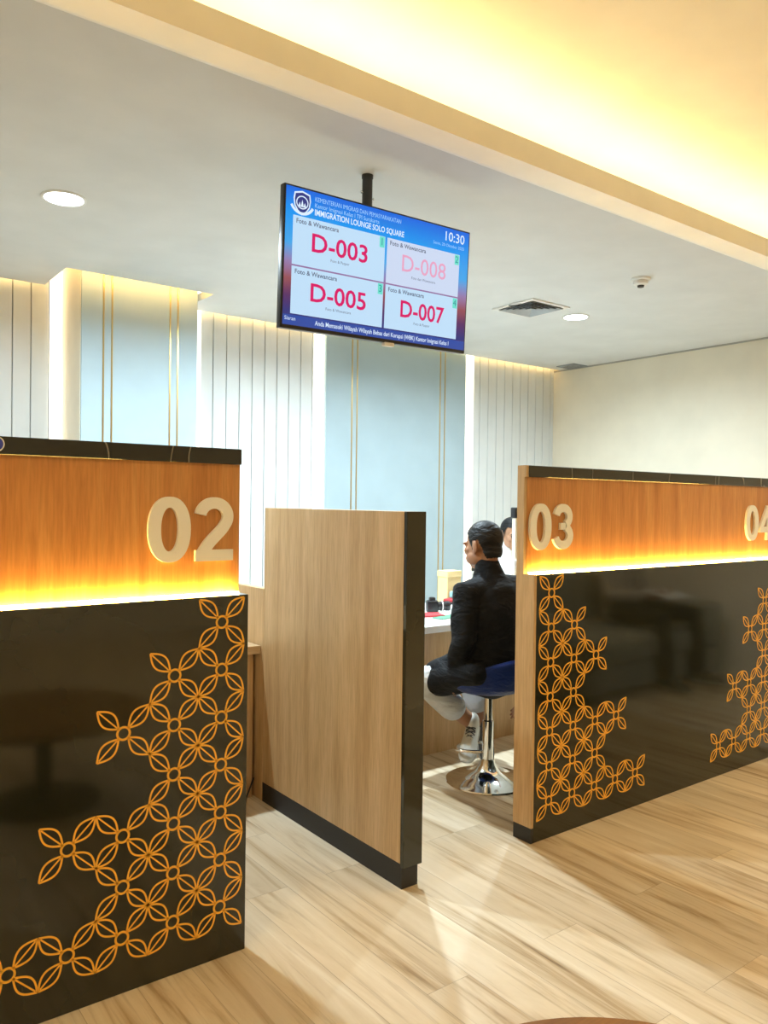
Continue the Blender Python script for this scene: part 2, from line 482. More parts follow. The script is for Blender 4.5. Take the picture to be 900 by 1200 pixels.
# ------------------------------------------------------------------ batik inlay
PX, PZ, Z7 = .1465, .1425, .1555
def flower(bm, cx, cz, y):
    ring = [(cx+.0175*math.cos(2*PI*i/22), cz+.0175*math.sin(2*PI*i/22)) for i in range(22)]
    strip(bm, ring, .0062, y, .0012, True)
    for sx, sz in ((1, 1), (1, -1), (-1, 1), (-1, -1)):
        a = V((cx+sx*.0135, cz+sz*.0135)); b = V((cx+sx*PX/2*.985, cz+sz*PZ/2*.985))
        d = b-a; nrm = V((-d.y, d.x)).normalized()
        for k in (-1, 0, 1):
            pts = []
            for i in range(13):
                u = i/12
                q = a+d*u+nrm*k*.0205*(math.sin(PI*u)**1.0 if 0 < u < 1 else 0)
                if k == 0 and u > .95: continue
                pts.append((q.x, q.y))
            strip(bm, pts, .0052 if k else .0042, y, .0012)
ROWS = {0: (1, 2, 3, 4, 5, 6, 7), 1: (2, 3, 4, 5, 6, 7), 2: (3, 5, 6, 7), 3: (5, 7), 4: (7,), 5: (7,)}
def inlay(parent, xs, sgn, cols=5):
    bm = bmesh.new()
    for c in range(cols):
        for r in ROWS[c]:
            flower(bm, xs+sgn*c*PX, Z7+(7-r)*PZ, YB)
    o = obj('flower_inlay', bm, M['gold'], parent); o['label'] = 'orange four-petal flower lattice'

def counter(label, xa, xb):
    c = thing('service_counter', label, 'counter', (0, 0, 0), 0, 'numbered service counters')
    obj('base_panel', bx((xa, YB, .0), (xb, YBK, ZL), .0015, 1), M['black_gloss'], c)
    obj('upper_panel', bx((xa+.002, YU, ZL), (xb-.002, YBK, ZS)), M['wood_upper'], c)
    obj('top_slab', bx((xa, YU-.010, ZS), (xb, YBK+.01, ZT), .002, 1), M['marble'], c)
    obj('light_strip', bx((xa+.012, YU-.021, ZL), (xb-.012, YU-.003, ZL+.005)), M['led_warm'], c)
    return c
c2 = counter('long counter with black flower-patterned front, numbered 02', -1.35, 1.1344)
number('02', .838, 1.190, .192, YU-.002, c2, 'raised ivory numeral %s')
inlay(c2, 1.0475, -1, 6)
c3 = counter('long counter with black flower-patterned front, numbered 03 and 04', 2.4263, 4.478)
number('03', 2.436, 1.184, .192, YU-.002, c3, 'raised ivory numeral %s')
number('04', 4.128, 1.190, .192, YU-.002, c3, 'raised ivory numeral %s')
inlay(c3, 2.516, 1); inlay(c3, 4.388, -1)
# wooden end board of counter 03, cut round the LED ledge
bm = bmesh.new()
pr = [(YB, .062), (YB, ZL), (YU, ZL), (YU, ZS), (YU-.010, ZS), (YU-.010, ZT), (YBK+.012, ZT), (YBK+.012, .062)]
A = [bm.verts.new((2.4123, y, z)) for y, z in pr]; B = [bm.verts.new((2.4258, y, z)) for y, z in pr]
bm.faces.new(A); bm.faces.new(B[::-1])
for i in range(len(pr)):
    j = (i+1) % len(pr); bm.faces.new((A[i], B[i], B[j], A[j]))
e = obj('end_board', bm, M['wood_panel'], c3); e['label'] = 'tan wood end board'
obj('plinth', bx((2.4130, YB+.001, 0), (2.4258, YBK+.010, .0615)), M['black_matt'], c3)
# blue badge stuck on the edge of slab 02
b = thing('badge', 'round blue badge with pale rim stuck on the black slab edge at far left', 'badge', (.437, YU-.0105, 1.511))
bm = bmesh.new(); strip(bm, [(.019*math.cos(2*PI*i/32), .019*math.sin(2*PI*i/32)) for i in range(32)], .003, 0, .002, True); obj('rim', bm, M['white_plastic'], b)
bm = bmesh.new(); prism(bm, [(.0178*math.cos(2*PI*i/32), .0178*math.sin(2*PI*i/32)) for i in range(32)], 0, -.0016); obj('disc', bm, M['blue_badge'], b)

# ------------------------------------------------------------------ partition and desks
p = thing('partition', 'freestanding tan wood partition with black front edge and plinth', 'partition', (0, 0, 0))
PX0, PX1, PY0, PY1, PZT = 1.7545, 1.8402, 2.1836, 3.2111, 1.3417
obj('wood_panel', bx((PX0, PY0+.012, .088), (PX1-.001, PY1, PZT), .001, 1), M['wood_panel'], p)
obj('front_edge', bx((PX0+.0005, PY0-.006, .075), (PX1+.002, PY0+.0115, PZT), .001, 1), M['black_gloss'], p)
obj('plinth', bx((PX0+.001, PY0+.002, 0), (PX1-.012, PY1, .0875)), M['black_matt'], p)

def desk(label, xa, xb, top, sideboard):
    d = thing('desk', label, 'desk', (0, 0, 0))
    obj('desk_top', bx((xa, 3.235, .672), (xb, 4.02, .71), .003), M[top], d)
    obj('front_panel', bx((xa+.01, 3.285, 0), (xb-.01, 3.303, .672)), M['wood_panel'], d)
    for x in (xa+.005, xb-.025): obj('side_panel', bx((x, 3.304, 0), (x+.02, 3.98, .672)), M['wood_panel'], d)
    return d
d2 = desk('low wooden desk behind counter 02, left of the partition', .05, 1.752, 'wood_top', 0)
sb = obj('side_screen', bx((1.7545, 3.2125, 0), (1.79, 4.02, .972), .002, 1), M['wood_panel']); tag(sb, 'low wood side screen running back from the tall partition', 'screen')
d3 = desk('white-topped desk with wood front in front of the seated man', 1.795, 4.6, 'desk_white', 0)

# cable on floor by desk 02
bm = bmesh.new(); tube(bm, bez([(1.50, 3.27, .05), (1.58, 3.24, .012), (1.66, 3.21, .006), (1.70, 3.255, .02), (1.742, 3.27, .09)]), .004, 8)
tag(obj('cable', bm, M['black_plastic'], smooth=True), 'thin dark cable looping on the floor beside the partition', 'cable')

# items on the white desk
cam = thing('camera', 'black camera with a long lens lying on the white desk', 'camera', (3.17, 3.655, .7105), math.radians(-25)); cam.scale = (.84, .84, .84)
obj('body', bx((-.065, -.03, 0), (.02, .03, .085), .012, 3), M['black_plastic'], cam, smooth=40)
bm = bmesh.new(); box(bm, (-.045, -.022, .078), (0, .022, .108), .01, 2); obj('viewfinder', bm, M['black_plastic'], cam, smooth=40)
bm = bmesh.new(); lathe(bm, [(0, 0), (.031, 0), (.031, .02), (.034, .022), (.034, .045), (.031, .047), (.031, .06), (.035, .062), (.035, .085), (.032, .09), (.027, .088), (.024, .075), (0, .075)], n=32)
bmesh.ops.transform(bm, matrix=Matrix.Translation((.018, 0, .042)) @ Matrix.Rotation(PI/2, 4, 'Y'), verts=bm.verts)
ln = obj('lens', bm, M['black_plastic'], cam, smooth=30)
bm = bmesh.new(); lathe(bm, [(.0345, .03), (.0352, .031), (.0352, .036), (.0345, .037)], n=32)
bmesh.ops.transform(bm, matrix=Matrix.Translation((.018, 0, .042)) @ Matrix.Rotation(PI/2, 4, 'Y'), verts=bm.verts); obj('lens_ring', bm, M['white_plastic'], ln)
def flat(name, label, cat, c, sx, sy, h, rz, m, z=.7105):
    o = obj(name, bx((-sx/2, -sy/2, 0), (sx/2, sy/2, h), min(.002, h/3), 1), M[m], None, loc=(c[0], c[1], z)); o.rotation_euler[2] = math.radians(rz)
    return tag(o, label, cat)
flat('notebook', 'thin red notebook beside the black camera', 'notebook', (3.02, 3.545), .17, .12, .012, -20, 'red')
flat('folder', 'dark green folder near the desk edge', 'folder', (3.08, 3.44), .20, .075, .006, 14, 'green')
flat('paper_sheet', 'white paper sheet at the front of the desk', 'paper', (2.80, 3.40), .21, .15, .0015, 8, 'paper')
flat('paper_stack', 'stack of white paper behind the green folder', 'paper', (3.37, 3.66), .17, .14, .02, 20, 'paper')
flat('notebook', 'dark notebook lying behind the paper stack', 'notebook', (3.47, 3.81), .20, .11, .03, 10, 'black_matt')
flat('notebook', 'pinkish red notebook on the dark notebook', 'notebook', (3.47, 3.81), .15, .08, .018, 18, 'red', .7412)
o = obj('stapler', bx((-.04, -.018, 0), (.04, .018, .045), .012, 3), M['teal'], None, smooth=40, loc=(3.475, 3.81, .7602)); tag(o, 'small teal stapler on top of the notebooks', 'stapler')
bx_ = thing('box', 'cream yellow card box at the back of the white desk', 'box', (3.545, 3.94, .7105), math.radians(0))
obj('carton', bx((-.065, -.05, 0), (.055, .05, .21), .002, 1), M['yellow_box'], bx_); obj('lid', bx((-.068, -.053, .175), (.058, .053, .215), .002, 1), M['yellow_box'], bx_)
mo = thing('monitor', 'small black desk display standing just before the man\'s chin', 'monitor', (3.655, 3.80, .7105), math.radians(0))
bm = bmesh.new(); box(bm, (-.010, -.045, .215), (.012, .045, .345), .004, 2); obj('display', bm, M['black_plastic'], mo)
bm = bmesh.new(); box(bm, (-.008, -.014, .006), (.008, .014, .24), .003, 2); obj('stand', bm, M['black_plastic'], mo); obj('foot', bx((-.05, -.045, 0), (.05, .045, .007), .002, 1), M['black_plastic'], mo)
# webcam post
wp = thing('webcam_post', 'cream upright post with a black webcam on top, in front of the clerk', 'webcam', (3.835, 3.63, .7105))
obj('foot', bx((-.07, -.07, 0), (.07, .07, .014), .004, 2), M['cream_plastic'], wp)
obj('post', bx((-.015, -.015, .0141), (.015, .015, .570), .003, 2), M['cream_plastic'], wp)
bm = bmesh.new(); box(bm, (-.024, -.022, .570), (.020, .024, .640), .008, 3); wc = obj('webcam', bm, M['black_plastic'], wp, smooth=40)
bm = bmesh.new(); lathe(bm, [(0, 0), (.014, 0), (.014, .006), (0, .008)], n=24); bmesh.ops.transform(bm, matrix=Matrix.Translation((0, -.022, .61)) @ Matrix.Rotation(PI/2, 4, 'X'), verts=bm.verts); obj('lens', bm, M['black_plastic'], wc)
bm = bmesh.new(); box(bm, (-.05, -.04, .25), (.05, -.018, .30), .004, 2); obj('clip_panel', bm, M['white_plastic'], wp)

# ------------------------------------------------------------------ television
W, H = .918, .518
tv = thing('television', 'ceiling-hung television showing four pink queue numbers on a blue screen', 'television', (1.911, 2.55, 2.277))
tv.rotation_euler = (math.radians(4.0), math.radians(-.9), 0)
bm = bmesh.new(); box(bm, (-W/2, -.004, -H/2), (W/2, .028, H/2), .003, 2); box(bm, (-W*.36, .026, -H*.40), (W*.36, .05, H*.2), .01, 2)
obj('casing', bm, M['black_plastic'], tv, smooth=40)
bm = bmesh.new(); box(bm, (.02, -.008, -H/2-.014), (.07, .015, -H/2+.002), .003, 1); obj('sensor_bar', bm, M['white_plastic'], tv)
sx0, sx1, sz0, sz1 = -W/2+.007, W/2-.007, -H/2+.014, H/2-.007
scr = obj('screen', bx((sx0, -.0052, sz0), (sx1, -.0042, sz1)), M['screen'], tv); scr['label'] = 'blue and violet screen picture'
SW, SH = sx1-sx0, sz1-sz0
def U(u, v): return sx0+u*SW, sz1-v*SH      # u right, v down, 0..1
def quad(name, u0, v0, u1, v1, m, lvl, parent=scr):
    a = U(u0, v0); b = U(u1, v1); y = -.0052-lvl*.0004
    return obj(name, bx((a[0], y-.0003, b[1]), (b[0], y, a[1])), M[m], parent)
def text(s, u, v, size, m, lvl=3, align='LEFT', bold=0.0, width=None, parent=scr):
    cu = D.curves.new('t', 'FONT'); cu.body = s; cu.size = size*SH; cu.align_x = align; cu.offset = bold; cu.resolution_u = 3
    o = D.objects.new('t', cu); COL.objects.link(o); bpy.context.view_layer.update()
    me = baked(o); D.objects.remove(o); D.curves.remove(cu)
    xs = [q.co.x for q in me.vertices]
    if width and xs:
        f = width*SW/(max(xs)-min(xs))
        for q in me.vertices: q.co.x *= f
    x, z = U(u, v)
    me.transform(Matrix.Translation((x, -.0052-lvl*.0004, z)) @ Matrix.Rotation(PI/2, 4, 'X'))
    me.name = 'lettering'
    return link('lettering', me, M[m], parent)
cards = [(.035, .20, .503, .555, 'D-003', 'ink_pink', 'card', '1'), (.515, .20, .945, .555, 'D-008', 'ink_faint', 'card_pink', '2'),
         (.035, .567, .503, .915, 'D-005', 'ink_pink', 'card', '3'), (.515, .567, .945, .915, 'D-007', 'ink_pink', 'card', '4')]
for u0, v0, u1, v1, s, ink, cm, nn in cards:
    q = quad('queue_card', u0, v0, u1, v1, cm, 1); q['label'] = 'pale card reading '+s
    quad('counter_badge', u1-.030, v0+.004, u1-.003, v0+.088, 'badge', 2)
    text(nn, u1-.017, v0+.070, .080, 'ink_teal', 4, 'CENTER')
    text('Foto & Wawancara', u0+.014, v0+.052, .048, 'ink_dark', 3, bold=.0004)
    w = u1-u0
    text(s, (u0+u1)/2+.005*0, v0+.235, .19, ink, 3, 'CENTER', bold=.0014 if ink == 'ink_pink' else .0002, width=w*.605)
    text({'1': 'Foto & Paspor', '2': 'Foto dan Wawancara', '3': 'Foto & Wawancara', '4': 'Foto & Paspor'}[nn], (u0+u1)/2, v0+.285, .030, 'ink_dark', 3, 'CENTER')
text('KEMENTERIAN IMIGRASI DAN PEMASYARAKATAN', .135, .068, .048, 'ink_cyan', 3, width=.45)
text('Kantor Imigrasi Kelas I TPI Surakarta', .135, .112, .046, 'ink_cyan', 3, width=.33)
text('IMMIGRATION LOUNGE SOLO SQUARE', .135, .168, .062, 'ink_white', 3, bold=.0006, width=.47)
text('10:30', .972, .105, .108, 'ink_white', 3, 'RIGHT', bold=.0004)
text('Senin, 20 Oktober 2025', .972, .155, .036, 'ink_cyan', 3, 'RIGHT')
quad('ticker_band', 0, .925, 1, 1, 'ticker', 1)
text('Anda Memasuki Wilayah Wilayah Bebas dari Korupsi (WBK) Kantor Imigrasi Kelas I', .155, .978, .050, 'ink_white', 3, bold=.0003, width=.745)
text('Siaran', .008, .965, .04, 'ink_white', 3)
# crest: shield with white outline, pale fan of triangles and a ribbon
cx, cz = U(.075, .105)
def shield(s): return [(cx+s*a, cz+s*b) for a, b in ((-.8, .85), (-.4, .95), (0, 1.05), (.4, .95), (.8, .85), (.88, .3), (.78, -.3), (.45, -.75), (0, -1.05), (-.45, -.75), (-.78, -.3), (-.88, .3))]
cr = bmesh.new(); prism(cr, shield(.042), -.0057, -.0061); cr_o = obj('crest', cr, M['ink_white'], scr); cr_o['label'] = 'white-edged blue shield emblem'
bm = bmesh.new(); prism(bm, shield(.036), -.0063, -.0066); obj('crest_field', bm, M['ink_navy'], scr)
bm = bmesh.new()
strip(bm, arc(cx, cz+.002, .024, .022, 0, 360, 30)[:-1], .004, -.0068, .0003, True)
for dx, hh in ((-.011, .014), (0, .022), (.011, .014)):
    prism(bm, [(cx+dx-.006, cz-.014), (cx+dx+.006, cz-.014), (cx+dx, cz-.014+hh*1.2)], -.0068, -.0071)
strip(bm, arc(cx, cz+.012, .052, .050, 208, 332, 14), .010, -.0068, .0003)
obj('crest_figure', bm, M['ink_white'], scr)
# ceiling mount
mt = obj('bracket', bx((-.09, -.0445, -.50), (.09, -.030, -.36), .002, 1), M['dark_metal'], tv)
bpy.context.view_layer.update()
mt.matrix_basis = tv.matrix_world.inverted() @ Matrix.Translation((1.893, 2.635, CZ+.001)); mt['label'] = 'dark grey ceiling pole and bracket'
bm = bmesh.new(); lathe(bm, [(0, 0), (.0235, 0), (.0235, -.014), (.021, -.016), (.021, -.42), (0, -.42)], n=28); obj('pole', bm, M['dark_metal'], mt, smooth=40)
for sgn, zz in ((-1, -.075), (1, -.09)):
    bm = bmesh.new(); lathe(bm, [(0, 0), (.003, 0), (.003, .008), (.0055, .008), (.0055, .013), (0, .013)], n=12)
    bmesh.ops.transform(bm, matrix=Matrix.Translation((sgn*.0195, 0, zz)) @ Matrix.Rotation(sgn*PI/2, 4, 'Y'), verts=bm.verts); obj('bolt', bm, M['chrome'], mt)

# ------------------------------------------------------------------ ceiling fittings
def area(name, loc, size, power, col, spread=170):
    l = D.lights.new(name, 'AREA'); l.shape = 'DISK'; l.size = size; l.energy = power; l.color = col; l.spread = math.radians(spread)
    o = D.objects.new(name, l); COL.objects.link(o); o.location = loc
    return o
def downlight(label, x, y, z, power, warm=False, group='recessed downlights', spread=165):
    d = thing('downlight', label, 'ceiling light', (x, y, z), 0, group)
    bm = bmesh.new(); lathe(bm, [(.080, -.0005), (.094, -.0005), (.096, -.003), (.092, -.006), (.082, -.007), (.080, -.0005)], n=40); obj('trim_ring', bm, M['white_plastic'], d, smooth=50)
    bm = bmesh.new(); lathe(bm, [(0, -.003), (.080, -.003), (.080, -.001), (0, -.001)], n=40); obj('lens', bm, M['lens_added' if warm else 'lens'], d)
    a = area('downlight_lamp', (0, 0, -.0075), .10, power, (1.0, .78, .47) if warm else (.75, .91, 1.0), spread)
    a.parent = d
    return d
PW = 52
downlight('bright round downlight in the ceiling left of the television', .99, 3.672, CZ, PW)
downlight('bright round downlight in the ceiling hidden behind the television', 2.73, 3.672, CZ, PW*1.5)
downlight('bright round downlight beside the square air vent', 4.462, 3.672, CZ, PW)
for x, y, pw, lab in ((-.9, .9, 22, 'added unseen warm downlight in the raised ceiling, left of the camera'), (1.1, -1.7, 30, 'added unseen warm downlight in the raised ceiling behind the camera'), (4.4, .55, 26, 'added unseen warm downlight in the raised ceiling above the sofa before counter 03'), (4.6, -1.9, 32, 'added unseen warm downlight in the raised ceiling over the far corner of the hall')):
    downlight(lab, x, y, HZ, pw, True, 'added warm hall downlights', 150)  # unseen lamps, added to warm the hall floor and light the counter fronts
# square air diffuser
vt = thing('air_vent', 'square white ceiling air vent with dark slats beside the downlight', 'vent', (4.03, 3.70, CZ), 0)
s = .185
bm = bmesh.new()
for a, b in (((-s, -s, -.010), (s, -s+.03, -.0005)), ((-s, s-.03, -.010), (s, s, -.0005)), ((-s, -s+.03, -.010), (-s+.03, s-.03, -.0005)), ((s-.03, -s+.03, -.010), (s, s-.03, -.0005))): box(bm, a, b, .002, 1)
obj('frame', bm, M['white_plastic'], vt)
obj('backing', bx((-s+.028, -s+.028, -.002), (s-.028, s-.028, -.0006)), M['vent_shade'], vt)  # dark sheet stands in for the shade inside the vent
for i in range(5):                               # concentric square blades, sloping up towards the middle
    h0 = .150-i*.030; h1 = h0-.020
    bm = bmesh.new()
    lo = [bm.verts.new((a*h0, b_*h0, -.016)) for a, b_ in ((-1, -1), (1, -1), (1, 1), (-1, 1))]
    hi = [bm.verts.new((a*h1, b_*h1, -.004)) for a, b_ in ((-1, -1), (1, -1), (1, 1), (-1, 1))]
    l2 = [bm.verts.new((v_.co.x, v_.co.y, v_.co.z+.002)) for v_ in lo]; h2 = [bm.verts.new((v_.co.x, v_.co.y, v_.co.z+.0015)) for v_ in hi]
    for a in range(4):
        b_ = (a+1) % 4
        bm.faces.new((lo[a], lo[b_], hi[b_], hi[a])); bm.faces.new((l2[a], h2[a], h2[b_], l2[b_]))
        bm.faces.new((lo[a], l2[a], l2[b_], lo[b_])); bm.faces.new((hi[a], hi[b_], h2[b_], h2[a]))
    obj('slat', bm, M['vent_blade'], vt)
bm = bmesh.new(); tube(bm, bez([(-s+.05, -s+.15, -.004), (-s+.01, -s+.14, -.02), (-s-.02, -s+.16, -.024), (-s-.06, -s+.15, -.03)]), .004, 8); obj('dangling_wire', bm, M['black_plastic'], vt, smooth=True)
v2 = thing('air_vent', 'small grey ceiling vent in the corner by the right wall', 'vent', (6.02, 4.99, CZ), 0)
bm = bmesh.new(); s = .105
for a, b in (((-s, -s, -.010), (s, -s+.02, -.0005)), ((-s, s-.02, -.010), (s, s, -.0005)), ((-s, -s+.02, -.010), (-s+.02, s-.02, -.0005)), ((s-.02, -s+.02, -.010), (s, s-.02, -.0005))): box(bm, a, b, .002, 1)
obj('frame', bm, M['grey_plastic'], v2)
for i in range(5):
    y = -s+.035+i*.035
    obj('slat', bx((-s+.02, y-.008, -.009), (s-.02, y+.008, -.005)), M['grey_plastic'], v2)
sd = thing('smoke_detector', 'round white smoke detector on the ceiling', 'smoke detector', (3.997, 2.815, CZ))
bm = bmesh.new(); lathe(bm, [(0, 0), (.055, 0), (.055, -.012), (.048, -.016), (0, -.016)], n=40); obj('base', bm, M['white_plastic'], sd, smooth=40)
bm = bmesh.new(); lathe(bm, [(0, -.016), (.040, -.016), (.040, -.020), (.042, -.022), (.040, -.036), (.030, -.042), (0, -.042)], n=40); obj('cover', bm, M['white_plastic'], sd, smooth=40)
bm = bmesh.new(); lathe(bm, [(0, -.042), (.020, -.042), (.018, -.052), (0, -.052)], n=24); o = obj('sensor_cap', bm, M['black_matt'], sd, smooth=40); o['label'] = 'dark sensor cap'

# ------------------------------------------------------------------ bar stool
def make_stool(label, loc, rz=0, zoff=0):
    st = thing('bar_stool', label, 'stool', loc, rz, 'blue bar stools')
    bm = bmesh.new(); lathe(bm, [(0, 0), (.204, 0), (.207, .004), (.204, .010), (.17, .016), (.11, .030), (.065, .052), (.040, .085), (.0335, .11), (0, .11)], n=56); obj('base', bm, M['chrome'], st, smooth=50)
    bm = bmesh.new(); lathe(bm, [(0, .108), (.027, .108), (.027, .30), (.022, .305), (.022, .452), (0, .452)], n=32); obj('column', bm, M['chrome'], st, smooth=40)
    bm = bmesh.new()
    fr = [(-.022, .02, .142), (-.08, .08, .142), (-.085, .14, .142), (0, .175, .142), (.085, .14, .142), (.08, .08, .142), (.022, .02, .142)]
    tube(bm, bez(fr), .009, 10); obj('footrest', bm, M['chrome'], st, smooth=True)
    # scoop seat: shell whose rim rises at the back (-Y)
    bm = bmesh.new(); n = 56
    def rim(a):                                  # a measured from -Y
        w = max(0, math.cos(a/1.0)); return .012+.120*w**.8
    inn, out = [], []
    prof = [(0.0, 0), (.35, 0), (.7, .0), (.88, .12), (.97, .45), (1.0, 1.0)]
    for r, f in prof:
        ri = []
        for i in range(n):
            th = 2*PI*i/n; a = math.atan2(math.sin(th), math.cos(th))
            R = .215; x = R*r*math.sin(th); y = -R*r*math.cos(th)*.95
            ri.append((x, y, .505+f*rim(a)))
        inn.append(ri)
    outer = []
    for r, f in [(1.07, 1.0), (1.09, .85), (1.075, .4), (.98, -.1), (.75, -.30), (.3, -.32), (0.0, -.32)]:
        ri = []
        for i in range(n):
            th = 2*PI*i/n; a = math.atan2(math.sin(th), math.cos(th))
            x = .215*r*math.sin(th); y = -.215*r*math.cos(th)*.95
            ri.append((x, y, .505+(f*rim(a) if f >= 0 else f*.155)))
        outer.append(ri)
    rings = [[bm.verts.new(q) for q in ri] for ri in inn+outer]
    for a, b in zip(rings, rings[1:]):
        for i in range(n):
            j = (i+1) % n; bm.faces.new((a[i], a[j], b[j], b[i]))
    bmesh.ops.remove_doubles(bm, verts=bm.verts, dist=.0005)
    obj('seat', bm, M['blue_seat'], st, smooth=True)
    return st
stool = make_stool('chrome bar stool with blue scoop seat under the man in black', (2.789, 2.805, 0))

# ------------------------------------------------------------------ people
def hand(bm, wrist, d, nrm, thumb_side, curl=.5, s=1.0):
    """palm from the wrist along d, nrm = palm-facing normal, fingers curl towards nrm"""
    d = V(d).normalized(); nrm = (V(nrm)-d*d.dot(V(nrm))).normalized(); sd_ = d.cross(nrm).normalized()*thumb_side
    w = V(wrist)
    loft(bm, [w-d*.03*s, w, w+d*.035*s, w+d*.075*s, w+d*.092*s], [(.025*s, .019*s), (.026*s, .018*s), (.037*s, .016*s), (.041*s, .014*s), (.038*s, .012*s)], side=sd_, n=16)
    for i, (off, L) in enumerate(((.029, .070), (.0105, .080), (-.009, .074), (-.027, .058))):
        p = w+d*.088*s+sd_*off*s; dirv = (d+sd_*off*2.2).normalized(); pts = [p-dirv*.02*s, p]
        ang = 0
        for f in (.44, .32, .26):
            ang += curl*(.45+.1*i)
            q = dirv*math.cos(ang)+nrm*math.sin(ang)
            p = p+q*L*f*s; pts.append(p)
        loft(bm, pts, [.0095*s, .0095*s, .0088*s, .008*s, .0068*s], n=10)
    b = w+d*.022*s+sd_*.026*s
    t1 = b+(d*.55+sd_*.75+nrm*.3).normalized()*.038*s
    t2 = t1+(d*.9+sd_*.3+nrm*.35).normalized()*.032*s
    loft(bm, [b-sd_*.012*s, b, t1, t2], [.014*s, .014*s, .0105*s, .0085*s], n=10)

def head(bm, c, R):
    """c = centre of the skull, R = rotation matrix: local +Y is the face, +Z up; returns landmarks"""
    def P(x, y, z): return V(c)+R@V((x, y, z))
    ell(bm, P(0, -.012, .028), (.073, .092, .085), R)
    ell(bm, P(0, .024, -.030), (.060, .066, .088), R)
    ell(bm, P(0, .050, -.085), (.034, .036, .030), R)
    for s in (-1, 1):
        ell(bm, P(s*.044, .030, -.060), (.024, .05, .035), R)        # jaw
        ell(bm, P(s*.036, .066, -.020), (.024, .022, .020), R)       # cheek
        ell(bm, P(s*.030, .080, .018), (.024, .014, .008), R)        # brow
        ell(bm, P(s*.031, .073, -.002), (.013, .012, .010), R)       # eye
        rot = R@Matrix.Rotation(s*.35, 3, 'Z')
        ell(bm, P(s*.077, -.006, -.008), (.009, .021, .033), rot)    # ear
        ell(bm, P(s*.075, 0.0, -.032), (.008, .011, .012), rot)
    loft(bm, [P(0, .080, .012), P(0, .097, -.016), P(0, .104, -.030), P(0, .090, -.038)], [.008, .010, .0135, .012], n=10)
    for s in (-1, 1): ell(bm, P(s*.012, .092, -.033), (.008, .010, .007), R)
    ell(bm, P(0, .084, -.058), (.022, .012, .006), R); ell(bm, P(0, .082, -.069), (.019, .012, .007), R)
    return P

def paint_face(o, P):
    me = o.data
    pts = [(P(.031, .085, -.002), .010, 2), (P(-.031, .085, -.002), .010, 2), (P(0, .094, -.063), .0125, 1)]
    for s in (-1, 1):
        for k in (-1, 0, 1): pts.append((P(s*(.032+k*.010), .090, .019-abs(k)*.002), .0075, 2))
    for p in me.polygons:
        for q, r, i in pts:
            if (p.center-q).length < r: p.material_index = i; break

def hair_cap(parent, P, R, m, thick=.006):
    bm = bmesh.new()
    ell(bm, P(0, -.014, .030), (.0735+thick, .0925+thick, .085+thick), R, 32, 24)
    ell(bm, P(0, -.034, -.030), (.062+thick*.6, .062+thick*.6, .070), R, 28, 20)
    ell(bm, P(0, .010, .0), (.064+thick, .055, .075), R, 28, 20)
    o = remeshed('hair', bm, m, parent, .005, 4)
    c = P(0, 0, 0); Ri = R.inverted()
    b2 = bmesh.new(); b2.from_mesh(o.data)
    kill = []
    for v_ in b2.verts:
        q = Ri@(v_.co-c); y = q.y
        if y > .045: h = .060
        elif y > .022: h = -.012+.072*(y-.022)/.023
        elif y > .004: h = -.024
        elif y > -.026: h = .022-.0*y
        else: h = max(-.072, .022-.094*min(1, (-.026-y)/.022))
        if q.z < h: kill.append(v_)
    bmesh.ops.delete(b2, geom=kill, context='VERTS')
    b2.to_mesh(o.data); b2.free()
    return o

def shoe(parent, heel, toe, up, m, lm, name='shoe', parts=True):
    """heel/toe on the sole line"""
    h, t_ = V(heel), V(toe); d = (t_-h); L = d.length; d.normalize()
    u = (V(up)-d*d.dot(V(up))).normalized(); s = d.cross(u)
    def Q(a, b, c): return h+d*a*L+s*b+u*c
    bm = bmesh.new()
    loft(bm, [Q(.04, 0, .045), Q(.2, 0, .048), Q(.42, 0, .046), Q(.62, 0, .038), Q(.8, 0, .031), Q(.95, 0, .026)],
         [(.030, .040), (.036, .045), (.037, .043), (.043, .034), (.046, .028), (.034, .020)], side=s, n=20)
    loft(bm, [Q(.22, 0, .05), Q(.20, 0, .105)], [(.035, .05), (.036, .046)], side=s, n=18)
    o = remeshed(name, bm, m, parent, .006, 4)
    bm = bmesh.new()
    loft(bm, [Q(.0, 0, .010), Q(.2, 0, .010), Q(.42, 0, .010), Q(.62, 0, .010), Q(.82, 0, .011), Q(.97, 0, .014)],
         [(.030, .013), (.037, .014), (.037, .014), (.046, .014), (.047, .013), (.032, .011)], side=s, n=20)
    obj('sole', bm, M['sole'], o, smooth=True)
    if parts:
        bm = bmesh.new()
        for k in range(5):
            a = .36+k*.075; z = .094-k*.0085
            for sg in (-1, 1):
                tube(bm, [Q(a, sg*.022, z-.006), Q(a+.02, sg*.008, z+.002), Q(a+.045, -sg*.010, z-.001), Q(a+.06, -sg*.022, z-.010)], .0032, 6)
        obj('laces', bm, lm, o, smooth=True)
    return o

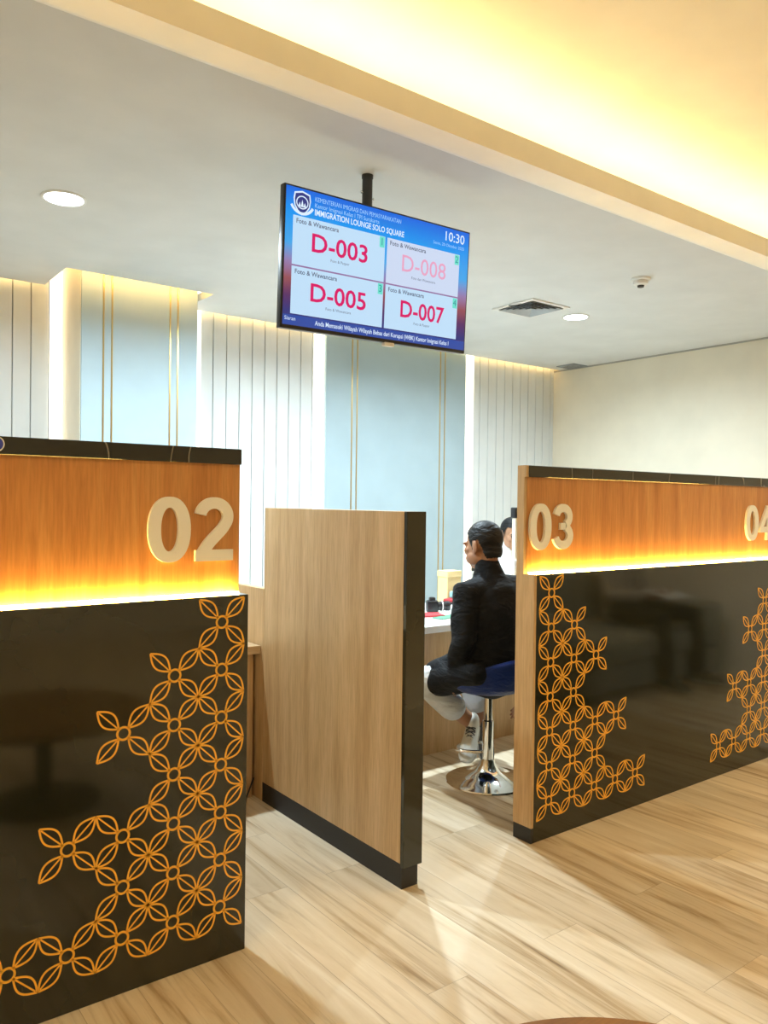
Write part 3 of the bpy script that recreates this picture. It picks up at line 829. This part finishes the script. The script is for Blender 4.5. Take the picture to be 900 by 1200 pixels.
def person(label, J, clothes, skin):
    """J: joints in world space; one continuous body plus garments"""
    root = thing('person', label, 'person', (J['pelvis'][0], J['pelvis'][1], 0))
    off = V((J['pelvis'][0], J['pelvis'][1], 0))
    K = {}
    for k_, v_ in J.items():
        K[k_] = V(v_)-off if isinstance(v_, (tuple, list)) and len(v_) == 3 and not k_.startswith('d_') else v_
    side = (K['shR']-K['shL']).normalized()
    fwd = V((0, 0, 1)).cross(side); fwd.normalize()
    R = Matrix.Rotation(K['yaw'], 3, 'Z') @ Matrix.Rotation(K['pitch'], 3, 'X')
    bm = bmesh.new()
    # torso
    pv, ch, nk = K['pelvis'], K['chest'], K['neck']
    wst = (pv+ch)/2
    loft(bm, [pv-V((0, 0, .03)), pv+V((0, 0, .05)), wst, ch, ch+(nk-ch)*.5, nk-V((0, 0, .02))],
         [(.16, .115), (.155, .115), (.135, .10), (.155, .105), (.15, .09), (.075, .06)], side=side, n=24)
    loft(bm, [nk-V((0, 0, .04)), nk+(K['head']-nk)*.3, K['head']+R@V((0, -.02, -.05))], [(.062, .06), (.053, .056), (.052, .056)], side=side, n=18)
    P = head(bm, K['head'], R)
    for s in 'LR':
        sh, el, wr = K['sh'+s], K['el'+s], K['wr'+s]
        loft(bm, [ch+(sh-ch)*.45+V((0, 0, .05)), sh, sh+(el-sh)*.35, el, el+(wr-el)*.3, wr], [.055, .056, .047, .038, .040, .026], n=16)
        hand(bm, wr, K['d_hand'+s], K['d_palm'+s], K['d_thumb'+s], K['d_curl'+s])
        hp, kn, an = K['hip'+s], K['kn'+s], K['an'+s]
        loft(bm, [pv+(hp-pv)*.5, hp, hp+(kn-hp)*.5, kn, kn+(an-kn)*.3, an], [.08, .088, .075, .054, .055, .036], n=18)
        fd = V(K['d_foot'+s]).normalized(); up = V(K.get('d_up'+s, (0, 0, 1))); u = (up-fd*fd.dot(up)).normalized()
        loft(bm, [an, an+fd*.03-u*.038, an+fd*.10-u*.054], [.033, .028, .018], n=12)
    b = remeshed('body', bm, [skin, M['lip'], M['eye']], root, .0058, 3)
    paint_face(b, P)
    hair_cap(root, P, R, M['hair'])
    # upper garment
    bm = bmesh.new(); g = clothes.get('ease', .022)
    low = clothes.get('hem', .06)
    loft(bm, [pv-V((0, 0, low)), pv+V((0, 0, .05)), wst, ch, ch+(nk-ch)*.5, nk-V((0, 0, .022))],
         [(.178+g, .135+g), (.165+g, .128+g), (.150+g, .115+g), (.165+g, .115+g), (.150+g, .095+g*.7), (.076+g*.4, .064+g*.4)], side=side, n=28)
    loft(bm, [nk-V((0, 0, .03)), nk+(K['head']-nk)*.18], [(.074, .068), (.066, .066)], side=side, n=20)
    for s in 'LR':
        sh, el, wr = K['sh'+s], K['el'+s], K['wr'+s]
        loft(bm, [ch+(sh-ch)*.5+V((0, 0, .05)), sh+V((0, 0, .002)), sh+(el-sh)*.4, el, el+(wr-el)*.45, wr-(wr-el)*.06],
             [.070, .066+g*.4, .056+g*.5, .050+g*.4, .048+g*.3, .036+g*.2], n=18)
    if clothes.get('drape'):
        for a_, b_, r0, r1 in clothes['drape']:
            a2, b2 = V(a_)-off, V(b_)-off
            loft(bm, [a2, (a2+b2)/2, b2], [r0, (r0+r1)/2, r1], n=20)
    tp = remeshed(clothes['top_name'], bm, clothes['top'], root, .0085, 5)
    # folds: displace along normals with a low-frequency wave
    for v_ in tp.data.vertices:
        q = v_.co
        f = math.sin(q.x*31+q.z*22+math.sin(q.y*27)*1.3)*math.sin(q.z*17-q.y*23+q.x*9)
        v_.co = q+v_.normal*.0045*f
    # trousers
    bm = bmesh.new()
    loft(bm, [pv-V((0, 0, .035)), pv+V((0, 0, .06))], [(.178, .132), (.165, .124)], side=side, n=24)
    for s in 'LR':
        hp, kn, an = K['hip'+s], K['kn'+s], K['an'+s]
        cuff = kn+(an-kn)*clothes.get('cuff', .9)
        loft(bm, [pv+(hp-pv)*.5, hp, hp+(kn-hp)*.5, kn, kn+(cuff-kn)*.5, cuff], [.088, .096, .084, .068, .066, clothes.get('cuff_r', .060)], n=20)
    tr = remeshed('trousers', bm, clothes['trousers'], root, .0085, 4)
    for s in 'LR':
        an = K['an'+s]; fd = V(K['d_foot'+s]).normalized(); up = V(K.get('d_up'+s, (0, 0, 1)))
        u = (up-fd*fd.dot(up)).normalized()
        heel = an-u*.085-fd*.055
        shoe(root, heel, heel+fd*.262, u, clothes['shoe'+s], M['lace'])
    return root, P, K

man_J = dict(pelvis=(2.785, 2.775, .605), chest=(2.782, 2.775, .86), neck=(2.775, 2.80, 1.035), head=(2.768, 2.835, 1.168), yaw=math.radians(10), pitch=math.radians(-8),
    shL=(2.612, 2.785, .940), shR=(2.965, 2.785, .950), elL=(2.560, 2.745, .715), wrL=(2.615, 2.865, .545), elR=(3.045, 2.72, .69), wrR=(3.005, 2.78, .445),
    d_handL=(.25, .5, -.5), d_palmL=(.6, 0, -.5), d_thumbL=1, d_curlL=.8, d_handR=(-.15, .1, -1), d_palmR=(-.7, .5, 0), d_thumbR=-1, d_curlR=.35,
    hipL=(2.69, 2.80, .585), hipR=(2.88, 2.80, .585), knL=(2.590, 3.085, .468), knR=(2.925, 3.12, .500), anL=(2.855, 2.985, .235), anR=(2.995, 3.03, .20),
    d_footL=(-.68, -.50, -.42), d_upL=(-.2, -.2, 1), d_footR=(.05, -.25, -.85), d_upR=(-.2, -.7, .4))
person('man in a black jacket and white sneaker, seated on the stool facing the desk', man_J,
    dict(top=M['jacket'], top_name='jacket', trousers=M['trouser_white'], shoeL=M['shoe_white'], shoeR=M['shoe_dark'], ease=.022, hem=.03, cuff=.60, cuff_r=.072,
         drape=[((2.60, 2.70, .575), (2.60, 2.95, .510), .060, .060), ((2.70, 2.79, .585), (2.640, 2.985, .500), .124, .096), ((2.87, 2.80, .585), (2.90, 2.98, .53), .105, .09)]), M['skin'])

clerk_stool = make_stool('chrome stool with blue scoop seat behind the desk under the clerk', (4.31, 4.20, 0), PI)
clerk_J = dict(pelvis=(4.31, 4.22, .62), chest=(4.31, 4.20, .86), neck=(4.31, 4.17, 1.04), head=(4.325, 4.13, 1.152), yaw=PI+math.radians(-22), pitch=math.radians(-14),
    shL=(4.49, 4.19, .95), shR=(4.13, 4.19, .95), elL=(4.55, 4.12, .74), wrL=(4.42, 3.93, .745), elR=(4.07, 4.12, .74), wrR=(4.17, 3.93, .745),
    d_handL=(-.4, -1, -.05), d_palmL=(0, 0, -1), d_thumbL=-1, d_curlL=.3, d_handR=(.4, -1, -.05), d_palmR=(0, 0, -1), d_thumbR=1, d_curlR=.3,
    hipL=(4.405, 4.20, .60), hipR=(4.215, 4.20, .60), knL=(4.43, 3.88, .56), knR=(4.19, 3.88, .56), anL=(4.42, 3.96, .22), anR=(4.20, 3.96, .22),
    d_footL=(0, -1, -.2), d_footR=(0, -1, -.2))
person('clerk in a white shirt behind the desk, half hidden by the cream post', clerk_J,
    dict(top=M['shirt_white'], top_name='shirt', trousers=M['trouser_dark'], shoeL=M['shoe_dark'], shoeR=M['shoe_dark'], ease=.012, hem=.02), M['skin2'])

# waiting visitor on the sofa, seen in the glossy counter front
sf = thing('sofa', 'grey green sofa reflected in the black counter front', 'sofa', (5.13, .45, 0))
for a, b in (((-.95, -.50, .04), (.95, .42, .24)),): obj('base', bx(a, b, .02, 2), M['sofa'], sf)
for i in range(2): obj('seat_cushion', bx((-.75+i*.755, -.28, .2405), (-.005+i*.755, .46, .42), .045, 4), M['sofa'], sf, smooth=40)
for i in range(2): obj('back_cushion', bx((-.75+i*.755, -.47, .4205), (-.005+i*.755, -.26, .82), .05, 4), M['sofa'], sf, smooth=40)
for x in (-.95, .765): obj('armrest', bx((x, -.5, .2405), (x+.185, .44, .60), .04, 4), M['sofa'], sf, smooth=40)
for x in (-.88, .88):
    for y in (-.42, .35): obj('leg', bx((x-.03, y-.03, 0), (x+.03, y+.03, .0395)), M['black_matt'], sf)
vis_J = dict(pelvis=(5.450, .36, .545), chest=(5.450, .30, .80), neck=(5.450, .33, .98), head=(5.450, .37, 1.10), yaw=0, pitch=math.radians(-25),
    shL=(5.270, .31, .89), shR=(5.630, .31, .89), elL=(5.210, .43, .66), wrL=(5.330, .68, .675), elR=(5.690, .43, .66), wrR=(5.590, .68, .675),
    d_handL=(.5, .8, .1), d_palmL=(.6, -.3, .5), d_thumbL=1, d_curlL=.6, d_handR=(-.5, .8, .1), d_palmR=(-.6, -.3, .5), d_thumbR=-1, d_curlR=.6,
    hipL=(5.350, .42, .53), hipR=(5.550, .42, .53), knL=(5.230, .90, .53), knR=(5.670, .90, .53), anL=(5.250, .93, .10), anR=(5.670, .93, .10),
    d_footL=(-.1, 1, 0), d_footR=(.1, 1, 0))
person('visitor in dark trousers holding white paper on the sofa, seen only as a reflection', vis_J,
    dict(top=M['shirt_grey'], top_name='shirt', trousers=M['trouser_dark'], shoeL=M['shoe_dark'], shoeR=M['shoe_dark'], ease=.015, hem=.03), M['skin2'])
o = obj('paper_sheet', bx((-.17, -.13, 0), (.17, .13, .002)), M['paper'], None, loc=(5.46, .79, .695)); o.rotation_euler = (math.radians(-9), 0, 0)
tag(o, 'white paper held by the visitor on the sofa', 'paper')

# round table near the camera
tb = thing('round_table', 'round brown wooden table, only its far edge in view at the bottom', 'table', (.945, .593, 0))
bm = bmesh.new(); lathe(bm, [(0, .385), (.42, .385), (.43, .392), (.43, .413), (.424, .42), (0, .42)], n=72); obj('table_top', bm, M['table_wood'], tb, smooth=30)
bm = bmesh.new(); lathe(bm, [(0, .0), (.24, 0), (.24, .015), (.05, .03), (.035, .06), (.035, .36), (.09, .3845), (0, .3845)], n=40); obj('pedestal', bm, M['black_matt'], tb, smooth=40)

# ------------------------------------------------------------------ world, camera, view
w = D.worlds.new('world'); SC.world = w; w.use_nodes = True
w.node_tree.nodes['Background'].inputs['Color'].default_value = (.9, .93, 1, 1); w.node_tree.nodes['Background'].inputs['Strength'].default_value = .3
f, yaw, pi_, ro = 931.03, .6488, -.0121, .0122
fw = V((math.sin(yaw)*math.cos(pi_), math.cos(yaw)*math.cos(pi_), math.sin(pi_)))
r0 = V((math.cos(yaw), -math.sin(yaw), 0)); u0 = r0.cross(fw)
r1 = r0*math.cos(ro)+u0*math.sin(ro); u1 = u0*math.cos(ro)-r0*math.sin(ro)
cd = D.cameras.new('camera'); co = D.objects.new('photo_camera', cd); COL.objects.link(co)
co.matrix_world = Matrix(((r1.x, u1.x, -fw.x, 0), (r1.y, u1.y, -fw.y, 0), (r1.z, u1.z, -fw.z, CAMZ), (0, 0, 0, 1)))
cd.sensor_fit = 'VERTICAL'; cd.sensor_height = 36; cd.sensor_width = 27; cd.lens = f/1200*36; cd.clip_start = .02
SC.camera = co
vs = SC.view_settings; SC.display_settings.display_device = 'sRGB'
vs.view_transform = 'Standard'; vs.look = 'None'; vs.exposure = 0.0; vs.gamma = 1; vs.use_curve_mapping = False
